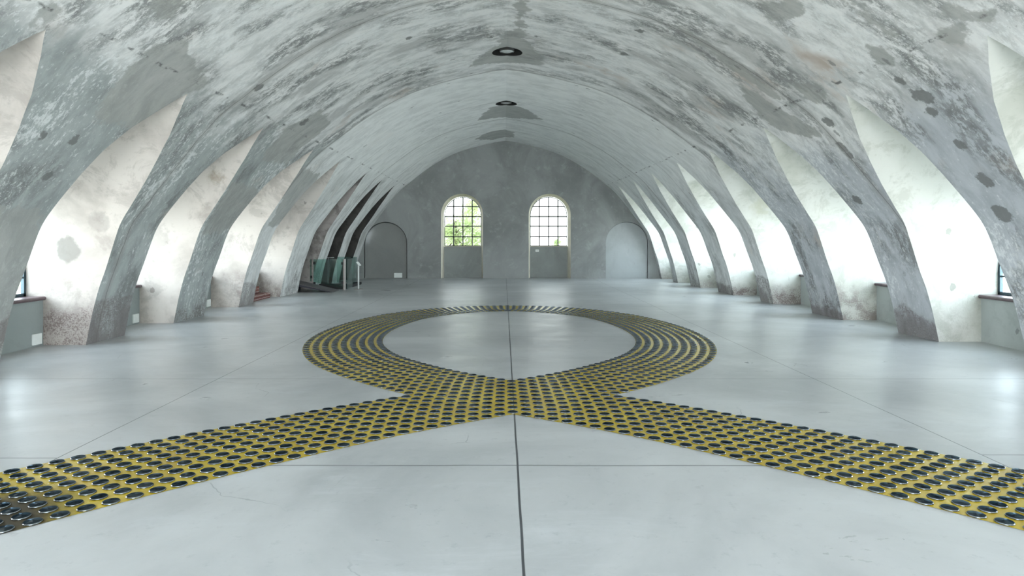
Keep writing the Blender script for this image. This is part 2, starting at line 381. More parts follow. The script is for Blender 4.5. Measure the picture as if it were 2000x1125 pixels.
def tag(o, label, cat=None, group=None, kind=None):
    o['label'] = label
    if cat: o['category'] = cat
    if group: o['group'] = group
    if kind: o['kind'] = kind
    return o
def empty(name, loc):
    o = bpy.data.objects.new(name, None); C.objects.link(o); o.location = [c*S for c in loc]; o.empty_display_size = .1
    return o
def attach(parent, *kids):                 # parent without moving the child
    for k_ in kids:
        k_.parent = parent; k_.matrix_parent_inverse.identity(); k_.location = tuple(-c for c in parent.location)

# ------------------------------------------------------------------ vault geometry (eye-height units)
PH = [0,.3,.56,.68,1.13,1.19,1.63,1.76,2.18,2.33,2.65,2.835,3.05,3.15,3.28,3.36,3.405]
PP = [1,.985,.968,.955,.915,.902,.815,.79,.70,.648,.54,.468,.365,.30,.18,.09,0]
XC = .04; Z0, Z1 = -3.3, 16.08; HA = 2.22
def interp(x, xs, ys):
    if x <= xs[0]: return ys[0]
    for i in range(1, len(xs)):
        if x <= xs[i]:
            t = (x-xs[i-1])/(xs[i]-xs[i-1]); return ys[i-1]+t*(ys[i]-ys[i-1])
    return ys[-1]
# smooth the measured profile with a running mean so the vault has no facets
_H = [3.405*i/240 for i in range(241)]
_P = [interp(h, PH, PP) for h in _H]
for _ in range(60):
    q = _P[:]
    for i in range(1, 238): q[i] = (_P[i-1]+2*_P[i]+_P[i+1])/4
    _P = q
def prof(h): return interp(h, _H, _P)
_S = [0.0]
for i in range(1, 241):
    _S.append(_S[-1]+math.hypot(_H[i]-_H[i-1], 3.95*(_P[i]-_P[i-1])))
SL = _S[-1]
def arc(h): return SL-interp(h, _H, _S)          # distance down from the crown
def foot(side, z):
    if side > 0: return (interp(z, [-5, 5, 16], [4.24, 4.24, 3.86]))-XC
    return interp(z, [-5, 5, 16], [3.93, 3.93, 3.70])+XC
def vx(side, z, h): return XC+side*foot(side, z)*prof(h)
BAYS = {
    1: [(-2.75,-1.68,-2.5), (-1.15,-.08,-.9), (.45,1.52,.72), (2.05,3.12,2.32), (3.65,4.72,3.92), (5.25,6.27,5.52), (6.88,7.93,7.18), (8.67,9.82,8.98),
        (10.27,11.38,10.49), (12.1,13.09,12.15), (13.7,14.6,13.7), (14.95,15.9,15.2)],
    -1: [(-2.95,-1.88,-2.6), (-1.35,-.28,-1.0), (.25,1.32,.62), (1.85,2.92,2.22), (3.40,4.45,3.80), (5.06,6.08,5.49), (6.68,7.63,7.17), (8.36,9.41,8.96),
         (9.92,11.05,10.33), (11.93,12.70,12.2), (13.3,14.1,13.65), (14.7,15.5,15.1)],
}
GN = ([0,.60,.68,.76,.85,.93,1], [0,0,.03,.12,.36,.72,1])
GF = ([0,.30,.47,.58,.68,.77,.86,.95,1], [0,0,.05,.14,.25,.38,.55,.80,1])
def zn(b, h): return b[0]+(b[2]-b[0])*interp(h/HA, *GN)
def zf(b, h): return b[1]+(b[2]-b[1])*interp(h/HA, *GF)
WIN = .53; LOW = .39                       # window plane and apron plane beyond the springing

LAMPS = [8.37, 11.57]
PATCH = [
 [(4.69,-2.67),(4.8,-2.59),(5.37,-2.76),(5.58,-2.84),(5.42,-3.17),(5.27,-3.43),(4.76,-3.5),(4.71,-3.34),(4.66,-2.99),(4.62,-2.77)],
 [(7.84,-2.47),(8.47,-2.54),(8.58,-2.79),(8.56,-3.34),(7.78,-3.39),(7.74,-3.22),(7.63,-2.89)],
 [(7.53,-3.77),(7.91,-3.78),(8.4,-3.78),(8.5,-4.04),(8.5,-4.46),(7.7,-4.53),(7.6,-4.09)],
 [(9.11,-3.31),(10.01,-3.34),(10.16,-3.73),(10.28,-4.34),(9.56,-4.35),(9.3,-3.79)],
 [(3.65,-3.01),(3.66,-2.91),(3.66,-2.81),(3.75,-2.82),(3.80,-2.94),(3.72,-3.03)],
 [(4.16,-2.51),(4.21,-2.36),(4.43,-2.34),(4.46,-2.44),(4.45,-2.56),(4.27,-2.56)],
 [(4.4,-4.35),(4.89,-4.28),(5.1,-4.5),(5.2,-5.15),(5.06,-5.62),(4.4,-5.62)],
 [(6.63,2.47),(6.5,2.57),(6.57,2.76),(6.45,3.13),(6.33,3.3),(6.66,3.27),(6.96,3.08),(6.99,2.84),(6.86,2.61)],
 [(5.9,2.66),(5.67,2.82),(5.74,2.97),(5.93,2.97),(6.05,2.86)],
 [(4.77,2.69),(4.65,2.74),(4.67,2.86),(4.76,2.94),(4.89,2.87)],
 [(4.17,2.82),(4.04,2.84),(3.93,2.87),(4.03,2.96),(4.17,2.99),(4.23,2.91)],
 [(3.93,2.69),(3.83,2.77),(3.72,2.87),(3.83,2.92),(3.95,2.81),(4.01,2.76)],
 [(7.57,-.06),(7.54,.12),(7.93,.28),(8.29,.4),(8.72,.49),(8.92,.1),(8.8,-.54),(8.39,-.35),(8.04,-.12)],
 [(6.53,.08),(6.49,.2),(7.11,.18),(7.69,.2),(7.74,.04),(7.15,.09)],
 [(11.75,-.28),(11.75,.3),(12.07,.5),(12.5,.7),(13.0,.12),(12.72,-.6)],
 [(14.9,-.76),(14.4,-.45),(14.4,-.04),(14.6,.2),(15.38,.2),(15.6,-.35)],
 [(6.16,1.46),(6.11,1.55),(6.21,2.22),(6.32,2.81),(6.45,2.76),(6.42,2.25)],
 [(5.02,1.94),(4.76,2.12),(4.85,2.23),(5.12,2.18),(5.25,2.09)],
 [(4.46,2.32),(4.38,2.39),(4.43,2.72),(4.49,2.74),(4.51,2.52)],
]
SPOT = [(4.87,3.06,.05,.05),(4.78,3.25,.07,.07),(4.85,3.38,.06,.05),(4.86,3.7,.06,.05),(4.9,4.03,.07,.07),(4.99,4.34,.09,.08),(4.85,3.22,.06,.05),
        (6.08,3.19,.08,.06),(6.2,3.57,.06,.05),(6.21,3.46,.06,.05),(6.65,4.09,.07,.06),(5.48,-4.66,.05,.05),(4.74,-3.68,.05,.05),(4.75,-4.01,.05,.05),
        (4.43,-3.7,.04,.04),(6.25,-2.62,.07,.06),(7.7,-.2,.05,.05),(7.06,-1.1,.05,.05),(7.6,.35,.04,.05),(7.44,1.32,.07,.05),(6.61,1.32,.06,.05),(7.84,-2.71,.1,.06)]
ROUGH = [[(6.0,-5.17),(6.68,-5.17),(6.68,-5.7),(6.0,-5.7)], [(9.35,-5.2),(9.98,-5.3),(9.98,-5.7),(9.35,-5.7)],
 [(6.22,5.42),(6.5,5.36),(6.7,5.25),(6.95,5.38),(6.95,5.7),(6.22,5.7)], [(7.9,5.5),(8.7,5.47),(8.7,5.7),(7.9,5.7)], [(9.8,5.2),(10.35,5.15),(10.35,5.7),(9.8,5.7)],
 [(11.3,5.45),(12.15,5.4),(12.15,5.7),(11.3,5.7)], [(4.5,-5.3),(5.1,-5.2),(5.1,-5.4),(4.6,-5.42)]]
def polysd(x, y, poly):
    d = 1e9; ins = False; n = len(poly)
    for i in range(n):
        ax, ay = poly[i]; bx, by = poly[(i+1) % n]
        ex, ey = bx-ax, by-ay; t = max(0, min(1, ((x-ax)*ex+(y-ay)*ey)/(ex*ex+ey*ey)))
        d = min(d, math.hypot(x-ax-t*ex, y-ay-t*ey))
        if (ay > y) != (by > y) and x < (bx-ax)*(y-ay)/(by-ay)+ax: ins = not ins
    return d if ins else -d

def build_vault():
    V = []; F = []; UV = []; SD = []; SP = []; RO = []
    idx = {}
    def vert(side, z, h):
        key = (side if h < 3.404 else 0, round(z, 4), round(h, 4))
        if key in idx: return idx[key]
        s = side*arc(h); V.append((vx(side, z, h), z, h)); UV.append((z*S, s*S))
        sd = -.3
        if 3 < z: 
            for p in PATCH:
                if abs(p[0][0]-z) < 2 and abs(p[0][1]-s) < 2: sd = max(sd, polysd(z, s, p))
        SD.append(max(-.3, min(.3, sd)))
        sp = -.3
        for cz, cs, rz, rs in SPOT:
            if abs(cz-z) < .5 and abs(cs-s) < .5: sp = max(sp, (1-math.hypot((z-cz)/rz, (s-cs)/rs))*min(rz, rs))
        SP.append(max(-.3, sp))
        ro = -.3
        for p in ROUGH:
            if abs(p[0][0]-z) < 1.2 and abs(p[0][1]-s) < 1.2: ro = max(ro, polysd(z, s, p))
        RO.append(max(-.3, min(.3, ro)))
        idx[key] = len(V)-1; return idx[key]
    hs_lo = [HA*i/56 for i in range(57)]
    hs_hi = [HA]
    # step up to the crown by arc length
    n = 46; a0 = arc(HA)
    for i in range(1, n+1):
        target = a0*(1-i/n); lo, hi = HA, 3.405
        for _ in range(40):
            m = (lo+hi)/2
            if arc(m) > target: lo = m
            else: hi = m
        hs_hi.append(3.405 if i == n else m)
    for side in (-1, 1):
        B = BAYS[side]
        edges = [(None, B[0])]+[(B[i], B[i+1]) for i in range(len(B)-1)]+[(B[-1], None)]
        for lo_b, hi_b in edges:
            def zl(h): return Z0 if lo_b is None else zf(lo_b, h)
            def zh(h): return Z1 if hi_b is None else zn(hi_b, h)
            wide = zh(HA)-zl(HA); m = max(2, int(wide/.055))
            if zh(HA) < 3: m = max(2, m//3)
            for j in range(len(hs_lo)-1):
                h0, h1 = hs_lo[j], hs_lo[j+1]
                for i in range(m):
                    q = [vert(side, zl(h)+(zh(h)-zl(h))*t/m, h) for h, t in ((h0, i), (h0, i+1), (h1, i+1), (h1, i))]
                    F.append(tuple(q) if side > 0 else tuple(reversed(q)))
            for j in range(len(hs_hi)-1):
                h0, h1 = hs_hi[j], hs_hi[j+1]
                for i in range(m):
                    za, zb = zl(HA)+wide*i/m, zl(HA)+wide*(i+1)/m
                    # leave the lamp openings to the ring patches
                    if any(abs((za+zb)/2-L) < .30 for L in LAMPS) and arc(h1) < .285 and arc((h0+h1)/2) < .30: 
                        LAMPCELL.setdefault(min(LAMPS, key=lambda L: abs(L-za)), []).append((za, zb, arc(h0)))
                        continue
                    q = [vert(side, z, h) for z, h in ((za, h0), (zb, h0), (zb, h1), (za, h1))]
                    F.append(tuple(q) if side > 0 else tuple(reversed(q)))
    # ring patches round the two lamp openings
    def at(z, s):
        side = 1 if s >= 0 else -1; s = abs(s); lo, hi = HA, 3.405
        for _ in range(40):
            mm = (lo+hi)/2
            if arc(mm) > s: lo = mm
            else: hi = mm
        return vert(side, z, 3.405 if s < 1e-6 else mm)
    for L, cells in LAMPCELL.items():
        z0 = min(c[0] for c in cells)-.012; z1 = max(c[1] for c in cells)+.012; sm = max(c[2] for c in cells)+.004
        K = 64; rings = 5; grid = []
        for r in range(rings+1):
            row = []
            for i in range(K):
                a = 2*math.pi*i/K; cx, sx = math.cos(a), math.sin(a)
                t = min((z1-L)/cx if cx > 1e-9 else 9, (z0-L)/cx if cx < -1e-9 else 9, sm/abs(sx) if abs(sx) > 1e-9 else 9)
                rad = HOLE+(t-HOLE)*r/rings
                s = rad*sx
                row.append(at(L+rad*cx, 0 if abs(s) < 1e-6 else s))
            grid.append(row)
        for r in range(rings):
            for i in range(K):
                F.append((grid[r][i], grid[r][(i+1) % K], grid[r+1][(i+1) % K], grid[r+1][i]))
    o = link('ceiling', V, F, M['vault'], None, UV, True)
    for nm, data in (('patch', SD), ('spot', SP), ('rough', RO)):
        at_ = o.data.attributes.new(nm, 'FLOAT', 'POINT')
        at_.data.foreach_set('value', data)
    tag(o, 'weathered grey concrete vault with ribs curving down to the floor', 'vault', None, 'structure')
LAMPCELL = {}; HOLE = .195
build_vault()

# ------------------------------------------------------------------ side recesses, aprons, sills, windows
SILLH = .455
def wtop(side, b): return 1.34 if b[1] < 9.9 else (1.85 if side > 0 else 1.05)
wall_parts = {-1: MB(), 1: MB()}
apron = {-1: MB(), 1: MB()}
WINDOWS = []
TRIM = []
def bay_geometry(side, b, mi, blocked):
    mb = wall_parts[side]; zc = (b[0]+b[1])/2
    xw = XC+side*(foot(side, zc)+WIN); xl = XC+side*(foot(side, zc)+LOW)
    hs = [HA*i/56 for i in range(57)]
    for fn, flip in ((zn, False), (zf, True)):
        v = []; f = []; nx = 8
        for h in hs:
            z = fn(b, h); xa = vx(side, z, h)
            for i in range(nx+1): v.append((xa+(xw+side*.07-xa)*i/nx, z, h))
        for j in range(56):
            for i in range(nx):
                q = (j*(nx+1)+i, j*(nx+1)+i+1, (j+1)*(nx+1)+i+1, (j+1)*(nx+1)+i)
                f.append(q if flip else q[::-1])
        mb.add(v, f, mi)
    # outer wall above the window (or all of it when the bay is blocked)
    n = 28; v = []; f = []
    zs = [b[0]+(b[1]-b[0])*i/n for i in range(n+1)]
    def top(z):
        lo, hi = 0, HA
        fn = zn if z <= b[2] else zf
        for _ in range(30):
            m = (lo+hi)/2
            if (fn(b, m) <= z if z <= b[2] else fn(b, m) >= z): lo = m
            else: hi = m
        return m
    hw = (b[1]-b[0])/2
    for i in range(n):
        q = []
        for z in (zs[i], zs[i+1]):
            bot = 0 if blocked else wtop(side, b)-.22+.22*math.sqrt(max(0, 1-((z-zc)/hw)**2))
            q.append((z, bot, max(bot, top(z))))
        if q[0][2]-q[0][1] < 1e-4 and q[1][2]-q[1][1] < 1e-4: continue
        k0 = len(v)
        v += [(xw, q[0][0], q[0][1]), (xw, q[1][0], q[1][1]), (xw, q[1][0], q[1][2]), (xw, q[0][0], q[0][2])]
        f.append((k0, k0+1, k0+2, k0+3))
    mb.add(v, f, mi)
    if not blocked:
        # apron wall under the window, sill ledge on top
        apron[side].box(xl, xw+side*.02, b[0]-.03, b[1]+.03, 0, SILLH-.035)
        WINDOWS.append((side, b, xw)); TRIM.append((side, b, xl, xw))
for side in (-1, 1):
    for i, b in enumerate(BAYS[side]):
        blocked = side < 0 and i >= 9
        mi = 0
        if side < 0 and i in (8, 9): mi = 1 if i == 9 else 0
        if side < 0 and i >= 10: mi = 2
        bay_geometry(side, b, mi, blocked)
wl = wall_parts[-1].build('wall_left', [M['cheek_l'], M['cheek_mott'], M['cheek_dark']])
tag(wl, 'deep arched window recesses along the left side, warm limewashed reveals', 'wall', None, 'structure')
wr_ = wall_parts[1].build('wall_right', [M['cheek_r'], M['cheek_mott'], M['cheek_dark']])
tag(wr_, 'deep arched window recesses along the right side, bright white reveals', 'wall', None, 'structure')
al = apron[-1].build('wall_left_apron', M['low_l']); tag(al, 'low grey walls under the left side windows', 'wall', None, 'structure')
ar = apron[1].build('wall_right_apron', M['low']); tag(ar, 'low pale grey walls under the right side windows', 'wall', None, 'structure')

ORD = ['first', 'second', 'third', 'fourth', 'fifth', 'sixth', 'seventh', 'eighth', 'ninth', 'tenth', 'eleventh', 'twelfth', 'thirteenth', 'fourteenth', 'fifteenth',
       'sixteenth', 'seventeenth', 'eighteenth', 'nineteenth', 'twentieth'] + ['twenty-'+o for o in ('first','second','third','fourth','fifth','sixth','seventh','eighth','ninth')] + ['thirtieth']+['thirty-'+o for o in ('first','second','third','fourth','fifth','sixth','seventh','eighth','ninth')]
wi = 2; ti = 0
for side in (-1, 1):
    ws = [w for w in WINDOWS if w[0] == side]
    for j, (sd, b, xw) in enumerate(ws):
        WTOP = wtop(side, b)
        wi += 1; sn = 'left' if side < 0 else 'right'
        k = len(ws)-j
        root = empty('window_%d' % wi, (xw, (b[0]+b[1])/2, SILLH))
        tag(root, 'blue-grey iron window in the %s side recess, %s from the far end wall' % (sn, ORD[k-1]), 'window', None, 'structure')
        xa, xb = xw+side*.02, xw+side*.05
        z0, z1 = b[0]-.004, b[1]+.004; fr = MB()
        for a, c in ((z0, z0+.03), (z1-.03, z1)): fr.box(xa, xb, a, c, SILLH, WTOP+.05)
        fr.box(xa, xb, z0, z1, SILLH, SILLH+.03); fr.box(xa, xb, z0, z1, WTOP+.02, WTOP+.05)
        g = MB(); n = 4
        for i in range(1, n): 
            zz = z0+(z1-z0)*i/n; g.box(xa+side*.006, xb-side*.006, zz-.008, zz+.008, SILLH+.03, WTOP+.02)
        for i in range(1, 5):
            h = SILLH+(WTOP-SILLH)*i/5; g.box(xa+side*.008, xb-side*.008, z0+.03, z1-.03, h-.008, h+.008)
        p = MB().box((xa+xb)/2-.001, (xa+xb)/2+.001, z0+.02, z1-.02, SILLH+.02, WTOP+.03)
        attach(root, fr.build('window_frame', M['iron_blue']), g.build('glazing_bars', M['iron_blue']), p.build('panes', M['tinted']))
        # daylight enters here: a sampling portal for the sky
        ld = bpy.data.lights.new('sky_portal', 'AREA'); ld.shape = 'RECTANGLE'; ld.size = (z1-z0)*S; ld.size_y = (WTOP-SILLH)*S
        ld.cycles.is_portal = True
        lo = bpy.data.objects.new('sky_portal', ld); C.objects.link(lo)
        lo.location = ((xw+side*.07)*S, (z0+z1)/2*S, (SILLH+WTOP)/2*S)
        lo.rotation_euler = (math.pi/2, 0, math.pi/2*(1 if side > 0 else -1)) 
    for j, (sd, b, xl, xw) in enumerate([t for t in TRIM if t[0] == side]):
        ti += 1; k = len(ws)-j
        sb = MB(); z0, z1 = b[0]-.02, b[1]+.02; n = 8
        pr = [(xw+side*.02, SILLH-.035), (xl-side*.012, SILLH-.035)]
        for i in range(n+1):
            a = -math.pi/2+math.pi*i/n; pr.append((xl-side*.012-side*.0175*math.cos(a), SILLH-.0175+.0175*math.sin(a)))
        pr.append((xw+side*.02, SILLH)); m = len(pr)
        v = [(x, z, h) for z in (z0, z1) for x, h in pr]
        f = [(i, (i+1) % m, m+(i+1) % m, m+i) for i in range(m)]+[tuple(range(m)), tuple(range(2*m-1, m-1, -1))]
        o = sb.add(v, f).build('trim_%d' % ti, M['sill'])
        tag(o, 'dark brown rounded sill under the %s side window %s from the far end wall' % ('left' if side < 0 else 'right', ORD[k-1]), 'window sill', None, 'structure')

# ------------------------------------------------------------------ floor, end wall, wall behind the camera, ground outside
fl = MB().box(-5.6, 5.6, Z0-.1, Z1+.5, -.12, 0).build('floor', M['floor'])
tag(fl, 'polished pale grey concrete floor with thin dark joints', 'floor', None, 'structure')

def arch_pts(xc, hw, spring, bottom, n=28):
    p = [(xc-hw, bottom)]
    for i in range(n+1):
        a = math.pi-math.pi*i/n; p.append((xc+hw*math.cos(a), spring+hw*math.sin(a)))
    p.append((xc+hw, bottom)); return p
XL, XR = vx(-1, Z1, 0)-.25, vx(1, Z1, 0)+.25
OPEN = [(-1.035, .52, 1.575, 0), (1.135, .52, 1.575, 0), (-2.925, .535, .865, 0), (3.045, .52, .88, 0)]
# filled wall with arched openings, built as a triangulated bmesh face with holes
def wall_with_holes(name, y, outline, holes, mat):
    bm = bmesh.new(); es = []
    for loop in [outline]+holes:
        vs_ = [bm.verts.new((x*S, y*S, h*S)) for x, h in loop]
        for i in range(len(vs_)): es.append(bm.edges.new((vs_[i], vs_[(i+1) % len(vs_)])))
    bmesh.ops.triangle_fill(bm, edges=es, use_beauty=True, use_dissolve=False)
    me = bpy.data.meshes.new(name); bm.to_mesh(me); bm.free(); me.materials.append(mat)
    o = bpy.data.objects.new(name, me); C.objects.link(o); return o
outline = [(XL, 0)]
for x, hw, sp, b0 in sorted(OPEN): outline += arch_pts(x, hw, sp, 0)
outline += [(XR, 0), (XR, 3.7), (XL, 3.7)]
we = wall_with_holes('wall_back', Z1, outline, [], M['end'])
tag(we, 'dark grey rendered end wall with two arched windows and two blind arches', 'wall', None, 'structure')

def reveal(o, i, depth, inner, top_in, mat, back_mat, name_back):
    """the sides of an arched opening, closed at the back by an infill panel"""
    x, hw, sp, b0 = OPEN[i]
    A = arch_pts(x, hw, sp, 0); B = arch_pts(x, hw*inner, sp+top_in, 0)
    n = len(A); v = [(p[0], Z1, p[1]) for p in A]+[(p[0], Z1+depth, p[1]) for p in B]
    f = [(k, k+1, n+k+1, n+k) for k in range(n-1)]
    r = link('opening_reveal', v, f, mat, None)
    r.parent = o
    return B
D = .36
for i, sn in ((0, 'left'), (1, 'right')):
    x, hw, sp, b0 = OPEN[i]
    B = reveal(we, i, D, .905, 0, M['jamb'], None, None)
    hi_ = hw*.905; yb = Z1+D; hb = .795
    # apron panel below the glass
    pa = MB().box(x-hi_-.02, x+hi_+.02, yb-.02, yb+.1, 0, hb-.012).build('apron_panel', M['panel']); pa.parent = we
    ss = MB().box(x-hi_-.005, x+hi_+.005, yb-.03, yb+.1, hb-.012, hb).build('sill_strip', M['jamb']); ss.parent = we
    root = empty('window_%d' % (i+1), (x, yb, hb))
    tag(root, 'arched iron end-wall window %s' % ('with green tree behind it' if i == 0 else 'with almost white sky behind it'), 'window', None, 'structure')
    fr = MB(); O_ = arch_pts(x, hi_, sp, hb); I_ = arch_pts(x, hi_-.018, sp, hb+.018); n = len(O_)
    v = [(p[0], y_, p[1]) for y_ in (yb+.01, yb+.045) for q in (O_, I_) for p in q]; f = []
    for k in range(n):
        k2 = (k+1) % n
        f += [(k, k2, n+k2, n+k), (2*n+k, 3*n+k, 3*n+k2, 2*n+k2), (n+k, n+k2, 3*n+k2, 3*n+k)]
    fr.add(v, f)
    g = MB()
    for c in (-1, 0, 1):
        xx = x+c*hi_*.5; t = sp+math.sqrt(max(0, hi_**2-(c*hi_*.5)**2)); g.box(xx-.0125, xx+.0125, yb+.012, yb+.04, hb+.01, t-.005)
    for h in (1.033, 1.300, 1.545, 1.798):
        w = hi_ if h < sp else math.sqrt(hi_**2-(h-sp)**2)
        g.box(x-w+.006, x+w-.006, yb+.012, yb+.04, h-.0125, h+.0125)
    P_ = arch_pts(x, hi_-.006, sp, hb+.005); m = len(P_)
    pn = MB().add([(p[0], y_, p[1]) for y_ in (yb+.024, yb+.028) for p in P_], [tuple(range(m)), tuple(range(2*m-1, m-1, -1))]+[(k, (k+1) % m, m+(k+1) % m, m+k) for k in range(m)])
    attach(root, fr.build('window_frame', M['iron']), g.build('glazing_bars', M['iron']), pn.build('panes', M['dimmed']))
    ld = bpy.data.lights.new('sky_portal', 'AREA'); ld.shape = 'RECTANGLE'; ld.size = 2*hi_*S; ld.size_y = (sp+hi_-hb)*S; ld.cycles.is_portal = True
    lo = bpy.data.objects.new('sky_portal', ld); C.objects.link(lo)
    lo.location = (x*S, (yb+.12)*S, (hb+sp+hi_)/2*S); lo.rotation_euler = (-math.pi/2, 0, 0)
for i, mt in ((2, 'niche_l'), (3, 'niche_r')):
    B = reveal(we, i, .34, 1.0, 0, M['end'], None, None); x, hw, sp, b0 = OPEN[i]; bk = MB().add([(p[0], Z1+.34, p[1]) for p in B], [tuple(range(len(B)))]).build('shadow_gap_back', M['iron']); bk.parent = we; B = arch_pts(x, hw-(.020 if i == 2 else .008), sp, 0); n = len(B)  # gap and dark back added to draw the shadow line around the infill
    inf = MB().add([(p[0], yy, p[1]) for yy in (Z1+.05, Z1+.16) for p in B], [tuple(range(n))]+[(k, (k+1) % n, n+(k+1) % n, n+k) for k in range(n)]).build('arch_infill', M[mt]); inf.parent = we

# wall behind the camera, with a wide open arch added to light the hall
fo_ = [(-4.6, 0)]+arch_pts(XC, 2.0, 1.0, 0)+[(4.8, 0), (4.8, 3.7), (-4.6, 3.7)]
wf = wall_with_holes('wall_front', Z0, fo_, [], M['end']); tag(wf, 'rendered wall behind the camera with a wide arch added for light', 'wall', None, 'structure')
root = empty('window_%d' % (wi+1), (XC, Z0, 0)); tag(root, 'unseen open arch added behind the camera to light the hall', 'window', None, 'structure')
O_ = arch_pts(XC, 2.0, 1.0, 0); I_ = arch_pts(XC, 1.97, 1.0, .03); n = len(O_); v = [(p[0], y_, p[1]) for y_ in (Z0-.04, Z0) for q in (O_, I_) for p in q]; f = []
for k in range(n):
    k2 = (k+1) % n; f += [(k, k2, n+k2, n+k), (2*n+k, 3*n+k, 3*n+k2, 2*n+k2), (n+k, n+k2, 3*n+k2, 3*n+k)]
fr = MB().add(v, f); g = MB()
for c in range(-3, 4):
    xx = c*.5; g.box(XC+xx-.012, XC+xx+.012, Z0-.035, Z0-.005, .02, 1.0+math.sqrt(2.0**2-xx**2)-.01)
for h in (.4, .8, 1.2, 1.6, 2.0, 2.4):
    w = 2.0 if h < 1.0 else math.sqrt(2.0**2-(h-1.0)**2); g.box(XC-w+.01, XC+w-.01, Z0-.034, Z0-.006, h-.012, h+.012)
attach(root, fr.build('window_frame', M['iron']), g.build('glazing_bars', M['iron']))
ld = bpy.data.lights.new('sky_portal', 'AREA'); ld.shape = 'RECTANGLE'; ld.size = 4.0*S; ld.size_y = 3.0*S; ld.cycles.is_portal = True
lo = bpy.data.objects.new('sky_portal', ld); C.objects.link(lo); lo.location = (XC*S, (Z0-.06)*S, 1.5*S); lo.rotation_euler = (math.pi/2, 0, 0)
rf_ = MB().box(-2.6, 2.6, Z0-.3, Z1+.3, 3.66, 3.78).build('sky_blocker', M['end']); tag(rf_, 'unseen slab added above the crown to keep sky light out', 'sky_blocker', None, 'structure')  # unseen slab added to block sky leaking through the lamp seams
gr = MB().box(-14, 14, Z1+.75, 60, -.35, -.25).build('ground', M['grass']); tag(gr, 'pale grassy ground outside beyond the end wall', 'ground', None, 'structure')

# ------------------------------------------------------------------ yellow band and its steel discs
ctrl = [(-3.05,1.05),(-2.75,1.5),(-2.36,2.02),(-1.87,2.55),(-1.36,3.06),(-.70,3.63),(.04,4.12),(.53,4.47),(.93,4.86),(1.31,5.36),(1.565,5.97),(1.672,6.65),(1.615,7.45),(1.34,8.36),(.76,9.02),(.04,9.25)]
def spline(P, per=60):
    out = []
    Q = [(2*P[0][0]-P[1][0], 2*P[0][1]-P[1][1])]+P+[(2*P[-1][0]-P[-2][0], P[-2][1])]
    for i in range(1, len(Q)-2):
        p0, p1, p2, p3 = Q[i-1:i+3]
        for k in range(per):
            t = k/per; c = []
            for a, b, d, e_ in zip(p0, p1, p2, p3):
                c.append(.5*(2*b+(d-a)*t+(2*a-5*b+4*d-e_)*t*t+(3*b-a-3*d+e_)*t**3))
            out.append(tuple(c))
    out.append(P[-1]); return out
cl = spline([(x+.012, y) for x, y in ctrl])
for _ in range(400):                      # smooth
    cl = [cl[0]]+[((cl[i-1][0]+2*cl[i][0]+cl[i+1][0])/4, (cl[i-1][1]+2*cl[i][1]+cl[i+1][1])/4) for i in range(1, len(cl)-1)]+[cl[-1]]
XA = .052                                   # mirror axis
def offset(d):
    o = []
    for i in range(len(cl)):
        a = cl[max(0, i-1)]; b = cl[min(len(cl)-1, i+1)]
        tx, ty = b[0]-a[0], b[1]-a[1]
        if i == len(cl)-1: tx, ty = -1, 0
        L = math.hypot(tx, ty); o.append((cl[i][0]-ty/L*d, cl[i][1]+tx/L*d))
    return o
RW = .083; NR = 9; AS = .0905
rows = [offset((j-4)*RW) for j in range(NR)]        # row 0 is the front / outer edge, row 8 the inner edge
def cum(P):
    L = [0]
    for i in range(1, len(P)): L.append(L[-1]+math.hypot(P[i][0]-P[i-1][0], P[i][1]-P[i-1][1]))
    return L
cums = [cum(r) for r in rows]
def along(j, s):
    L = cums[j]; P = rows[j]
    lo, hi = 0, len(L)-1
    while hi-lo > 1:
        m = (lo+hi)//2
        if L[m] <= s: lo = m
        else: hi = m
    t = (s-L[lo])/(L[hi]-L[lo]+1e-12)
    return (P[lo][0]+(P[hi][0]-P[lo][0])*t, P[lo][1]+(P[hi][1]-P[lo][1])*t)
mir = lambda p: (2*XA-p[0], p[1])
def crossing(j, i):                        # row j of one arm with row i of its mirror image
    P = rows[j]; Q = [mir(p) for p in rows[i]]
    best = None
    ip = [k for k in range(len(P)) if 3.3 < P[k][1] < 5.0 and abs(P[k][0]-XA) < 1.1]
    iq = [k for k in range(len(Q)) if 3.3 < Q[k][1] < 5.0 and abs(Q[k][0]-XA) < 1.1]
    for a in ip[:-1]:
        for b in iq[:-1]:
            if abs(P[a][0]-Q[b][0]) > .06 or abs(P[a][1]-Q[b][1]) > .06: continue
            x1, y1 = P[a]; x2, y2 = P[a+1]; x3, y3 = Q[b]; x4, y4 = Q[b+1]
            den = (x2-x1)*(y4-y3)-(y2-y1)*(x4-x3)
            if abs(den) < 1e-12: continue
            t = ((x3-x1)*(y4-y3)-(y3-y1)*(x4-x3))/den; u = ((x3-x1)*(y2-y1)-(y3-y1)*(x2-x1))/den
            if -.01 <= t <= 1.01 and -.01 <= u <= 1.01: return cums[j][a]+t*(cums[j][a+1]-cums[j][a])
    return None
arm = []; loop = []; cross = []            # (point, row)
NLOOP = 70
for j in range(NR):
    ss_ = sorted(x for x in (crossing(j, i) for i in range(NR)) if x is not None)
    for s in ss_: cross.append((along(j, s), j))
    a = (ss_[-1]-ss_[0])/(len(ss_)-1)
    k = 1
    s = ss_[0]; step_ = a
    while True:
        step_ = step_+(AS*.895-step_)*.14; s -= step_
        if s < 0: break
        arm.append((along(j, s), j, k)); k += 1
    rest = cums[j][-1]-ss_[-1]
    # spacing grows smoothly from the crossing into the loop; the last disc sits on the axis
    for k in range(1, NLOOP+1):
        t = k/NLOOP
        d1 = a*NLOOP/rest                  # start slope
        f_ = d1*t+(1-d1)*(3*t*t-2*t**3) if False else t+(d1-1)*t*(1-t)**3
        loop.append((along(j, ss_[-1]+rest*f_), j, k))
